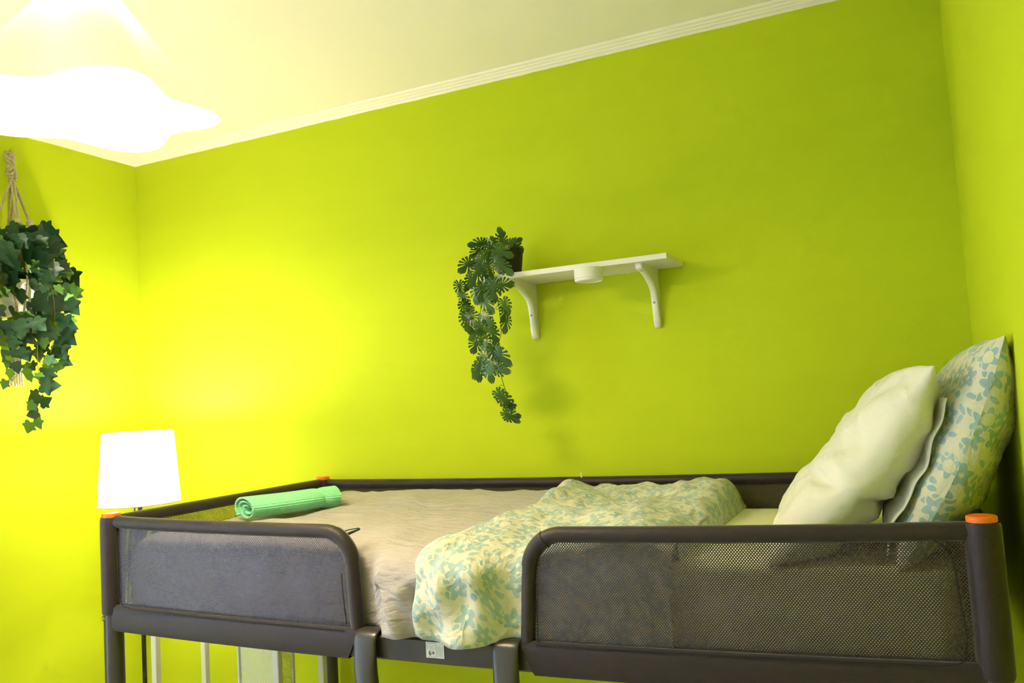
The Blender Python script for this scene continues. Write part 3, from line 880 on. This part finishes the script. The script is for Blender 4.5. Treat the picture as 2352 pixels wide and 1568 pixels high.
# ------------------------------------------------------------------ leaves
def ivy_leaf_mesh():
    # five-lobed ivy leaf, tip along +y, stalk at origin, unit length
    half = [(0, .02), (.17, -.08), (.37, -.03), (.42, .12), (.37, .23), (.50, .33), (.56, .45), (.46, .50), (.34, .53), (.25, .67), (.12, .85), (0, 1.0)]
    mb = MB()
    def zz(x, y): return -.28*x*x-.16*(y-.3)**2+.05*abs(x)
    mid = [mb.vert((0, y, zz(0, y)-.02)) for y in (.02, .15, .32, .50, .70, 1.0)]
    midy = [.02, .15, .32, .50, .70, 1.0]
    for sgn in (1, -1):
        ids = [mid[0]]+[mb.vert((sgn*x, y, zz(x, y))) for x, y in half[1:-1]]+[mid[-1]]
        near = [0, 0, 0, 1, 1, 2, 2, 3, 3, 4, 4, 5]
        for k in range(len(ids)-1):
            a, b = near[k], near[k+1]
            f = [ids[k], ids[k+1], mid[b]]
            if len(set(f)) == 3: mb.f.append(tuple(f if sgn > 0 else f[::-1]))
            if a != b:
                f = [ids[k], mid[b], mid[a]]
                if len(set(f)) == 3: mb.f.append(tuple(f if sgn > 0 else f[::-1]))
    return mb
def monstera_leaf_mesh():
    # heart-shaped blade, slit from the edge towards the midrib, tip along +y
    mb = MB()
    R = lambda th: .60*(1-.22*cos(th))*(1+.30*math.exp(-((th-pi)/.30)**2))*(1-.55*math.exp(-(th/.30)**2))
    cy = .40
    def zz(x, y): return -.45*x*x-.14*(y-.35)**2+.06*abs(x)
    def pol(r, th): x, y = r*sin(th)*.74, cy-r*cos(th); return mb.vert((x, y, zz(x, y)))
    for sgn in (1, -1):
        # fingers: angular sectors from the stalk side (th small) to the tip (th = pi)
        cuts = [.12, .78, 1.27, 1.72, 2.14, 2.58, pi]
        for k in range(6):
            t0, t1 = cuts[k], cuts[k+1]; gap = .095
            gap = .055 if k < 2 else .080; a0, a1 = t0+(gap if k else 0), t1-(gap if k < 5 else 0)
            rows = []
            for (q, pin) in ((.10, .0), (.26, .10), (.40, .75), (.60, 1.), (.80, 1.), (.95, .90), (1.0, .62)):
                b0 = lerp(t0, a0, min(1, pin)); b1 = lerp(t1, a1, min(1, pin)); m = (b0+b1)/2
                if pin < 1 and q > .6: b0 = m+(b0-m)*pin; b1 = m+(b1-m)*pin
                row = [pol(R(lerp(b0, b1, f))*q, sgn*lerp(b0, b1, f)) for f in (0, .5, 1)]
                rows.append(row)
            for r0, r1 in zip(rows, rows[1:]):
                for i in range(2):
                    f = (r0[i], r0[i+1], r1[i+1], r1[i]); mb.f.append(f if sgn < 0 else f[::-1])
    # midrib
    prev = None
    for (y, h) in ((.30, .02), (.5, .06), (.7, .05), (.9, .03)):
        a = mb.vert((-h, y, zz(0, y)+.006)); b = mb.vert((h, y, zz(0, y)+.006))
        if prev: mb.f.append((prev[0], prev[1], b, a))
        prev = (a, b)
    return mb
def mesh_only(mb, name, mat):
    me = bpy.data.meshes.new(name); me.from_pydata(mb.v, [], mb.f); me.update()
    me.polygons.foreach_set('use_smooth', [True]*len(me.polygons)); me.materials.append(MAT[mat]); return me
IVY_D = mesh_only(ivy_leaf_mesh(), 'ivy_leaf_dark', 'ivy_dark'); IVY_Y = mesh_only(ivy_leaf_mesh(), 'ivy_leaf_young', 'ivy_young')
MON = mesh_only(monstera_leaf_mesh(), 'monstera_leaf', 'monstera_green')
def leaf_frame(ang, tilt_x, tilt_y):
    """tip direction ang (radians, 0 = right, pi/2 = up as seen from the room), then tilted"""
    n = Vector((.40, -.90, -.05)).normalized()                # faces into the room
    r = Vector((0, 0, 1)).cross(n)*-1; r = n.cross(Vector((0, 0, 1))).normalized()*-1
    u = n.cross(r).normalized()
    if u.z < 0: u = -u
    if r.x < 0: r = -r
    t = r*cos(ang)+u*sin(ang); s = t.cross(n)
    m = Matrix((s, t, n)).transposed()
    return m @ Matrix.Rotation(tilt_x, 3, 'X') @ Matrix.Rotation(tilt_y, 3, 'Y')

# ------------------------------------------------------------------ trailing plant on the shelf
rng = random.Random(5)
pp = at(1150, 628, 2, SZ1)
POT = Vector((.815, .838, SZ1))
mon = thing('potted_plant', 'dark potted trailing split-leaf plant at the shelf end', 'plant', POT)
MB().lathe([(0, .0005), (.034, .0005), (.036, .003), (.045, .078), (.048, .079), (.048, .088), (.044, .088), (.042, .076), (0, .076)], POT, 32).build('pot', 'dark_plastic_pot', mon)
MB().lathe([(0, .081), (.02, .082), (.042, .077)], POT, 24).build('soil', 'potting_moss', mon)
ML = [ # px, py, tip angle (deg), length px, depth y
 (1154, 552, 95, 36, .80), (1152, 556, 60, 30, .78), (1140, 566, 120, 34, .77), (1162, 560, 20, 30, .79), (1180, 562, -30, 34, .84), (1187, 575, -60, 36, .85), (1178, 560, 30, 28, .86),
 (1106, 560, 195, 36, .72), (1100, 575, 215, 38, .71), (1118, 560, 160, 34, .73), (1128, 570, 250, 40, .70), (1145, 575, -40, 42, .69), (1140, 590, -80, 40, .69), (1150, 608, -55, 42, .68),
 (1076, 605, 225, 44, .69), (1100, 600, 200, 36, .70), (1112, 590, 250, 40, .70), (1098, 625, 240, 46, .68), (1110, 620, -60, 38, .69), (1082, 640, 260, 36, .69), (1122, 612, 280, 36, .70),
 (1132, 655, -100, 50, .67), (1125, 660, -70, 46, .68), (1152, 655, -10, 42, .67), (1108, 660, 250, 40, .68), (1095, 665, -95, 40, .69), (1112, 690, -50, 42, .68), (1118, 675, 230, 36, .69),
 (1055, 655, -75, 34, .69), (1062, 680, -80, 36, .69), (1066, 700, -60, 36, .69), (1075, 712, -110, 38, .68), (1070, 728, -85, 40, .68), (1082, 725, -50, 40, .68), (1078, 742, -80, 40, .68),
 (1158, 695, -80, 36, .69), (1162, 712, -95, 34, .70), (1163, 735, -98, 36, .71),
 (1112, 725, -60, 36, .68), (1105, 748, -110, 38, .68), (1122, 742, -50, 36, .69), (1100, 760, 220, 36, .69), (1128, 760, -80, 38, .69), (1112, 778, -70, 40, .68), (1095, 788, 245, 40, .68), (1118, 795, -40, 40, .68),
 (1135, 800, -70, 48, .67), (1145, 812, -45, 46, .67), (1130, 825, -100, 42, .68), (1110, 818, 240, 38, .68), (1105, 838, -115, 42, .68), (1122, 845, -80, 40, .68), (1140, 848, -10, 38, .68), (1150, 845, 30, 34, .69), (1098, 846, -80, 36, .69),
 (1146, 905, -60, 40, .69), (1155, 915, -45, 42, .69), (1163, 928, -30, 30, .69), (1164, 952, -50, 40, .69), (1168, 955, -20, 34, .69)]
for (px, py, an, ln, yy) in ML:
    P = at(px, py, 1, yy); dist = (P-CAM).dot(CF); sc = ln*dist/F
    Mx = leaf_frame(radians(an+rng.uniform(-14, 14)), rng.uniform(-.75, .35), rng.uniform(-.7, .7))
    inst(MON, 'leaf', mon, Mx, P-(Mx @ Vector((0, .4, 0)))*sc, sc)
def px_stem(path, par, mat, r=.0011, n=6):
    pts = catmull([at(a, b, 1, c) for a, b, c in path], n); MB().tube(pts, r, 6).build('stem', mat, par)
px_stem([(1152, 600, .80), (1125, 570, .73), (1112, 600, .70), (1108, 650, .69), (1104, 710, .69), (1103, 760, .69), (1110, 800, .69), (1112, 850, .69)], mon, 'stem_green')
px_stem([(1150, 598, .80), (1135, 585, .72), (1134, 640, .69), (1145, 700, .68), (1150, 740, .69), (1151, 765, .69), (1145, 795, .69), (1148, 840, .69), (1153, 870, .69), (1161, 898, .69), (1166, 930, .69), (1164, 946, .69)], mon, 'stem_green')
px_stem([(1150, 600, .80), (1110, 575, .73), (1080, 610, .70), (1068, 660, .69), (1072, 720, .69), (1080, 745, .69)], mon, 'stem_green')
px_stem([(1148, 700, .68), (1140, 704, .68), (1140, 710, .68), (1150, 709, .68)], mon, 'stem_green', .0008)
px_stem([(1156, 884, .69), (1148, 886, .69), (1143, 900, .69)], mon, 'stem_green', .0008)
px_stem([(1150, 754, .69), (1142, 758, .69), (1134, 768, .69)], mon, 'stem_green', .0008)
px_stem([(1152, 602, .80), (1152, 575, .80), (1153, 548, .80)], mon, 'stem_green'); px_stem([(1155, 602, .82), (1165, 570, .83), (1180, 560, .84)], mon, 'stem_green')

# ------------------------------------------------------------------ hanging ivy
rng = random.Random(21)
HX = -.852
hook_p = at(22, 352, 0, XL+.028)
pot_c = at(34, 690, 0, HX)           # pot centre
hook = thing('wall_hook', 'small steel hook on the wall holding the rope plant hanger', 'hook', (XL, hook_p.y, hook_p.z))
MB().tube([(XL+.0005, hook_p.y, hook_p.z+.012), (XL+.012, hook_p.y, hook_p.z+.012), (XL+.024, hook_p.y, hook_p.z+.006), (XL+.030, hook_p.y, hook_p.z+.009), (XL+.033, hook_p.y, hook_p.z+.020)], .0022, 8).build('hook_wire', 'zinc_bolt', hook)
MB().lathe([(0, .0), (.0035, .0), (.003, .003), (0, .004)], (0, 0, 0), 10)
MB().tube([(XL+.0005, hook_p.y-.028, hook_p.z+.006), (XL+.005, hook_p.y-.028, hook_p.z+.006)], .005, 12).build('wall_plug', 'white_plastic', hook)
hang = thing('plant_hanger', 'knotted cream cotton rope plant hanger on the left wall', 'plant hanger', (pot_c.x, pot_c.y, pot_c.z))
kn = at(28, 408, 0, XL+.045)
hl = catmull([(hook_p.x, hook_p.y, hook_p.z+.004), (lerp(hook_p.x, kn.x, .5), lerp(hook_p.y, kn.y, .5), lerp(hook_p.z, kn.z, .5)), kn], 5)
for k in range(3):   # braided handle
    pts = [p+Vector((.006*cos(i*.9+k*2.1), .009*cos(i*.9+k*2.1), .002*sin(i*1.8+k))) + Vector((.005*sin(i*1.8+k*2.1), 0, 0)) for i, p in enumerate(hl)]
    MB().tube(catmull(pts, 3), .0068, 10).build('handle_strand', 'cotton_rope', hang)
def knot(c, r, h, par=hang):
    for k in range(3):
        z = c.z+h*(k/2-.5)
        MB().tube([(c.x+r*cos(2*pi*i/12), c.y+r*sin(2*pi*i/12), z+.002*sin(2*pi*i/12)) for i in range(13)], .0052, 8, False).build('knot', 'cotton_rope', par)
knot(kn, .010, .022)
rim_r, rim_z = .075, pot_c.z+.055
for k, a in enumerate((-.35, 1.2, 2.75, 4.3)):
    kp = Vector((lerp(kn.x, pot_c.x, .62)+.054*cos(a), lerp(kn.y, pot_c.y, .62)+.054*sin(a), lerp(kn.z, rim_z, .46)+.012*(k % 2)))
    MB().lathe([(0, .016), (.008, .013), (.0135, .005), (.0135, -.006), (.008, -.013), (0, -.016)], kp, 12).build('knot', 'cotton_rope', hang)
    for s in (-1, 1):
        o1 = Vector((-sin(a), cos(a), 0))*s*.006; o2 = Vector((-sin(a), cos(a), 0))*s*.016
        rimp = Vector((pot_c.x+rim_r*cos(a), pot_c.y+rim_r*sin(a), rim_z))
        low = Vector((pot_c.x+.066*cos(a), pot_c.y+.066*sin(a), pot_c.z-.055))
        bot = Vector((pot_c.x+.004*cos(a), pot_c.y+.004*sin(a), pot_c.z-.115))
        MB().tube([kn+o1*.6, kn.lerp(kp, .5)+o1, kp+o1*.5, kp.lerp(rimp, .5)+o2*1.2, rimp+o2*1.3, low+o2*.6, bot+o1*.4], .0040, 8).build('cord', 'cotton_rope', hang)
bt = Vector((pot_c.x, pot_c.y, pot_c.z-.118)); knot(bt, .011, .018)
tas = at(46, 868, 0, HX)
for k in range(14):
    a = 2*pi*k/14; q = .007+.006*(k % 2)
    MB().tube([(bt.x+.006*cos(a), bt.y+.006*sin(a), bt.z), (bt.x+q*cos(a), bt.y+q*sin(a), bt.z-.06), (bt.x+1.7*q*cos(a), bt.y+1.7*q*sin(a), tas.z-.02-.012*rng.random())], .0030, 6).build('tassel_strand', 'cotton_rope', hang)
ivy = thing('potted_ivy', 'trailing dark green ivy in a white pot in the rope hanger', 'plant', (pot_c.x, pot_c.y, pot_c.z-.06))
MB().lathe([(0, -.062), (.045, -.062), (.050, -.058), (.066, .050), (.070, .054), (.070, .066), (.066, .066), (.062, .05), (0, .05)], pot_c, 32).build('pot', 'white_ceramic', ivy)
MB().lathe([(0, .056), (.03, .056), (.062, .051)], pot_c, 20).build('soil', 'potting_moss', ivy)
SIL = [(515, 85, 100), (545, -45, 128), (575, -62, 138), (610, -70, 160), (650, -72, 176), (700, -72, 178), (735, -65, 176), (765, -40, 168), (795, 2, 150), (830, 8, 132), (868, 18, 122)]
def sil(y): return pwl([(a, b) for a, b, c in SIL], y), pwl([(a, c) for a, b, c in SIL], y)
def ivyleaf(px, py, an, ln, X, young, tl=1.):
    P = at(px, py, 0, X); dist = (P-CAM).dot(CF); sc = ln*dist/F*(1.25 if tl < 1 else 1)
    Mx = leaf_frame(radians(an), rng.uniform(-.9, .15)*tl, rng.uniform(-.6, .6)*tl)
    inst(IVY_Y if young else IVY_D, 'leaf', ivy, Mx, P-(Mx @ Vector((0, .4, 0)))*sc, sc)
cnt = 0
for row in range(24):
    py = 532+row*14.4
    a, b = sil(py)
    nn = max(2, int((b-a)/(26+(6 if row > 9 else 0))))
    for k in range(nn):
        px = a+(b-a)*(k+.5)/nn+rng.uniform(-9, 9); yy = py+rng.uniform(-9, 9)
        if px < -30: continue
        edge = max(0, min(1, (px-95)/60)); low = max(0, min(1, (yy-760)/90))
        young = rng.random() < .10+.45*edge*(yy > 620)+.50*low
        ln = rng.uniform(38, 58)*(1-.35*low)*(.62 if young else 1)
        an = -90+(px-45)*.35+rng.uniform(-45, 45)
        X = HX+rng.uniform(.02, .10) if abs(px-45) < 60 else HX+rng.uniform(-.06, .06)
        if 2 < px < 26 and 680 < yy < 738: continue
        if 20 < px < 66 and yy > 845: continue
        ivyleaf(px, yy, an, ln, X, young); cnt += 1
for (px, py, an, ln, yg) in ((86, 535, 70, 34, 0), (112, 545, -10, 36, 0), (98, 560, 20, 40, 0), (20, 560, 150, 30, 1), (18, 622, 170, 34, 1),
    (108, 862, -95, 34, 0), (112, 885, -10, 36, 0), (90, 865, -90, 18, 1), (78, 912, 215, 30, 0), (72, 932, 230, 22, 1), (103, 922, 20, 26, 0), (76, 950, 190, 26, 0), (88, 972, -70, 22, 1), (66, 980, -110, 26, 1),
    (10, 882, -120, 20, 1), (22, 858, -90, 22, 1), (15, 815, 150, 30, 0), (18, 832, -100, 22, 1), (62, 858, -110, 26, 1), (150, 830, -30, 26, 0), (132, 842, -20, 22, 1), (170, 668, 0, 30, 1), (165, 705, -60, 34, 0), (150, 745, -20, 40, 0), (155, 775, -40, 36, 0), (140, 805, -60, 34, 0)):
    ivyleaf(px, py, an+rng.uniform(-10, 10), ln, HX+rng.uniform(.02, .08), yg, .45)
def px_stem0(path, r=.0012):
    pts = catmull([at(a, b, 0, c) for a, b, c in path], 5); MB().tube(pts, r, 6).build('stem', 'stem_brown', ivy)
px_stem0([(55, 640, HX), (95, 600, HX+.02), (118, 660, HX+.04), (126, 720, HX+.04), (122, 780, HX+.03), (116, 810, HX+.03)])
px_stem0([(45, 640, HX), (70, 620, HX+.03), (85, 720, HX+.04), (86, 820, HX+.04), (90, 880, HX+.04), (93, 920, HX+.03), (91, 950, HX+.03), (85, 970, HX+.03), (72, 976, HX+.03)])
px_stem0([(40, 640, HX), (30, 660, HX+.05), (48, 780, HX+.05), (46, 840, HX+.04), (34, 868, HX+.04), (14, 877, HX+.04)], .0009)
px_stem0([(60, 640, HX), (110, 600, HX+.01), (140, 650, HX+.01), (155, 720, HX+.01), (150, 790, HX+.01)], .001)

# ------------------------------------------------------------------ ceiling pendant
PC = Vector((.505, -.448, 2.200))
pend = thing('pendant_lamp', 'lit white ceiling pendant with a five-lobed wavy rim', 'pendant lamp', (PC.x, PC.y, ZC))
def lobe(th): 
    return .222+.034*cos(5*(th-radians(45)))+.006*cos(3*th+.4)
APZ = .30
def shade_pt(t, th):
    # t = 0 rim .. 1 apex
    r = lobe(th)*(1-t)+.030*t
    r = lerp(lobe(th), .222, sstep(0, .8, t)*.6)*(1-t)**1.06+.030*t
    crease = .010*(abs(((th-radians(45))*5/(2*pi)) % 1-.5)*2-.5)*(1-t)*min(1, t*4)
    return PC+Vector(((r+crease)*cos(th), (r+crease)*sin(th), APZ*t))
NT_ = 120
mb = MB(); mb.grid(lambda u, v: (shade_pt(v, 2*pi*u), (u, v)), NT_, 16); mb.build('shade', 'pendant_fabric', pend, angle=180)
mb = MB(); c0 = mb.vert(PC+Vector((0, 0, -.004)))
r1 = [mb.vert(PC+Vector((lobe(2*pi*k/NT_)*.6*cos(2*pi*k/NT_), lobe(2*pi*k/NT_)*.6*sin(2*pi*k/NT_), -.002))) for k in range(NT_)]
r2 = [mb.vert(PC+Vector((lobe(2*pi*k/NT_)*.995*cos(2*pi*k/NT_), lobe(2*pi*k/NT_)*.995*sin(2*pi*k/NT_), .002))) for k in range(NT_)]
for k in range(NT_):
    j = (k+1) % NT_; mb.f.append((c0, r1[j], r1[k])); mb.f.append((r1[k], r1[j], r2[j], r2[k]))
mb.build('diffuser', 'pendant_diffuser', pend)
MB().tube([PC+Vector((0, 0, APZ-.01)), (PC.x, PC.y, ZC-.02)], .004, 10).build('cord', 'white_cable', pend)
MB().lathe([(0, -.035), (.02, -.034), (.045, -.02), (.05, 0)], (PC.x, PC.y, ZC-.0005), 28).build('ceiling_rose', 'white_plastic', pend)
MB().lathe([(0, .03), (.03, .028), (.034, 0), (.03, -.01), (0, -.012)], PC+Vector((0, 0, APZ)), 24).build('cap', 'white_plastic', pend)
ld = bpy.data.lights.new('pendant_bulb', 'POINT'); ld.energy = PEND_W; ld.color = WARM; ld.shadow_soft_size = .035
lo = bpy.data.objects.new('pendant_bulb', ld); COL.objects.link(lo); lo.parent = pend; lo.location = Vector((0, 0, PC.z+.215-ZC))

# ------------------------------------------------------------------ floor lamp
LP = Vector((-.582, .60, 0)); LZ0, LZ1, LR0, LR1 = 1.298, 1.552, .1375, .119
lamp = thing('floor_lamp', 'lit floor lamp with a white drum shade in the corner', 'floor lamp', LP)
MB().lathe([(0, .022), (.11, .020), (.125, .012), (.125, 0), (0, 0)], LP, 36).build('base', 'black_metal', lamp)
MB().tube([LP+Vector((0, 0, .02)), LP+Vector((0, 0, .7)), LP+Vector((0, 0, 1.36))], .0075, 14).build('pole', 'black_metal', lamp)
so_ = MB(); so_.lathe([(LR0, LZ0), (LR0-.0004, LZ0+.004), (lerp(LR0, LR1, .5), lerp(LZ0, LZ1, .5)), (LR1, LZ1)], LP, 48)
sh = so_.build('lamp_shade', 'lamp_shade_fabric', lamp, angle=180)
for z, r in ((LZ0, LR0), (LZ1, LR1)):
    MB().tube([(LP.x+r*cos(2*pi*i/40), LP.y+r*sin(2*pi*i/40), z) for i in range(41)], .0018, 6, False).build('shade_ring', 'white_plastic', sh)
MB().lathe([(0, 0), (.018, 0), (.018, .05), (.014, .055), (0, .055)], LP+Vector((0, 0, 1.345)), 20).build('socket', 'black_metal', lamp)
for k in range(3):
    a = 2*pi*k/3+.4
    MB().tube([LP+Vector((.014*cos(a), .014*sin(a), 1.36)), LP+Vector((LR0*.985*cos(a), LR0*.985*sin(a), 1.312))], .0016, 6).build('shade_spoke', 'black_metal', lamp)
bl_ = MB().lathe([(.012, .0), (.014, .012), (.026, .035), (.030, .055), (.024, .078), (.010, .088), (0, .089)], LP+Vector((0, 0, 1.40)), 20).build('bulb', 'lit_bulb', lamp)
MB().tube(catmull([LP+Vector((-.012, -.010, 1.35)), LP+Vector((-.016, -.012, 1.2)), LP+Vector((-.012, -.012, .95)), LP+Vector((.018, -.012, .80)), LP+Vector((.018, -.012, .70)), LP+Vector((.009, -.009, .66)), LP+Vector((.009, -.009, .02))], 6), .0026, 8).build('cord', 'black_cable', lamp)
ld = bpy.data.lights.new('lamp_bulb', 'POINT'); ld.energy = LAMP_W; ld.color = (1.0, .88, .70); ld.shadow_soft_size = .03
lo = bpy.data.objects.new('lamp_bulb', ld); COL.objects.link(lo); lo.parent = lamp; lo.location = Vector((0, 0, 1.525))

# ------------------------------------------------------------------ rack under the bed
RX0, RX1, RY0, RY1, RZ = -.402, .112, .490, .705, .93
rack = thing('metal_rack', 'white metal rack with mesh panels under the loft bed', 'rack', ((RX0+RX1)/2, (RY0+RY1)/2, 0))
for (x, y) in ((RX0, RY0), (RX1, RY0), (RX0, RY1), (RX1, RY1)):
    MB().box(x-.011, x+.011, y-.011, y+.011, 0, RZ, .002).build('post', 'rack_white', rack, False)
for z in (.12, .5, RZ-.012):
    for y in (RY0, RY1): MB().box(RX0+.011, RX1-.011, y-.007, y+.007, z-.008, z+.008).build('crossbar', 'rack_white', rack, False)
    for x in (RX0, RX1): MB().box(x-.007, x+.007, RY0+.011, RY1-.011, z-.008, z+.008).build('crossbar', 'rack_white', rack, False)
MB().box(-.044, -.038, RY0-.006, RY0+.006, .13, RZ-.02).build('panel_bar', 'rack_white', rack, False)
mp = MB(); mp.grid(lambda u, v: ((lerp(-.040, RX1-.011, u), RY0, lerp(.13, RZ-.02, v)), (lerp(-.040, RX1-.011, u), lerp(.13, RZ-.02, v))), 4, 4)
mp.build('mesh_panel', 'expanded_metal', rack, False)
mp = MB(); mp.grid(lambda u, v: ((RX1, lerp(RY0+.011, RY0+.07, u), lerp(.13, RZ-.02, v)), (lerp(RY0, RY0+.07, u), lerp(.13, RZ-.02, v))), 4, 4)
mp.build('mesh_panel', 'expanded_metal', rack, False)
MB().box(RX1-.004, RX1+.004, RY0+.066, RY0+.074, .13, RZ-.02).build('panel_bar', 'rack_white', rack, False)
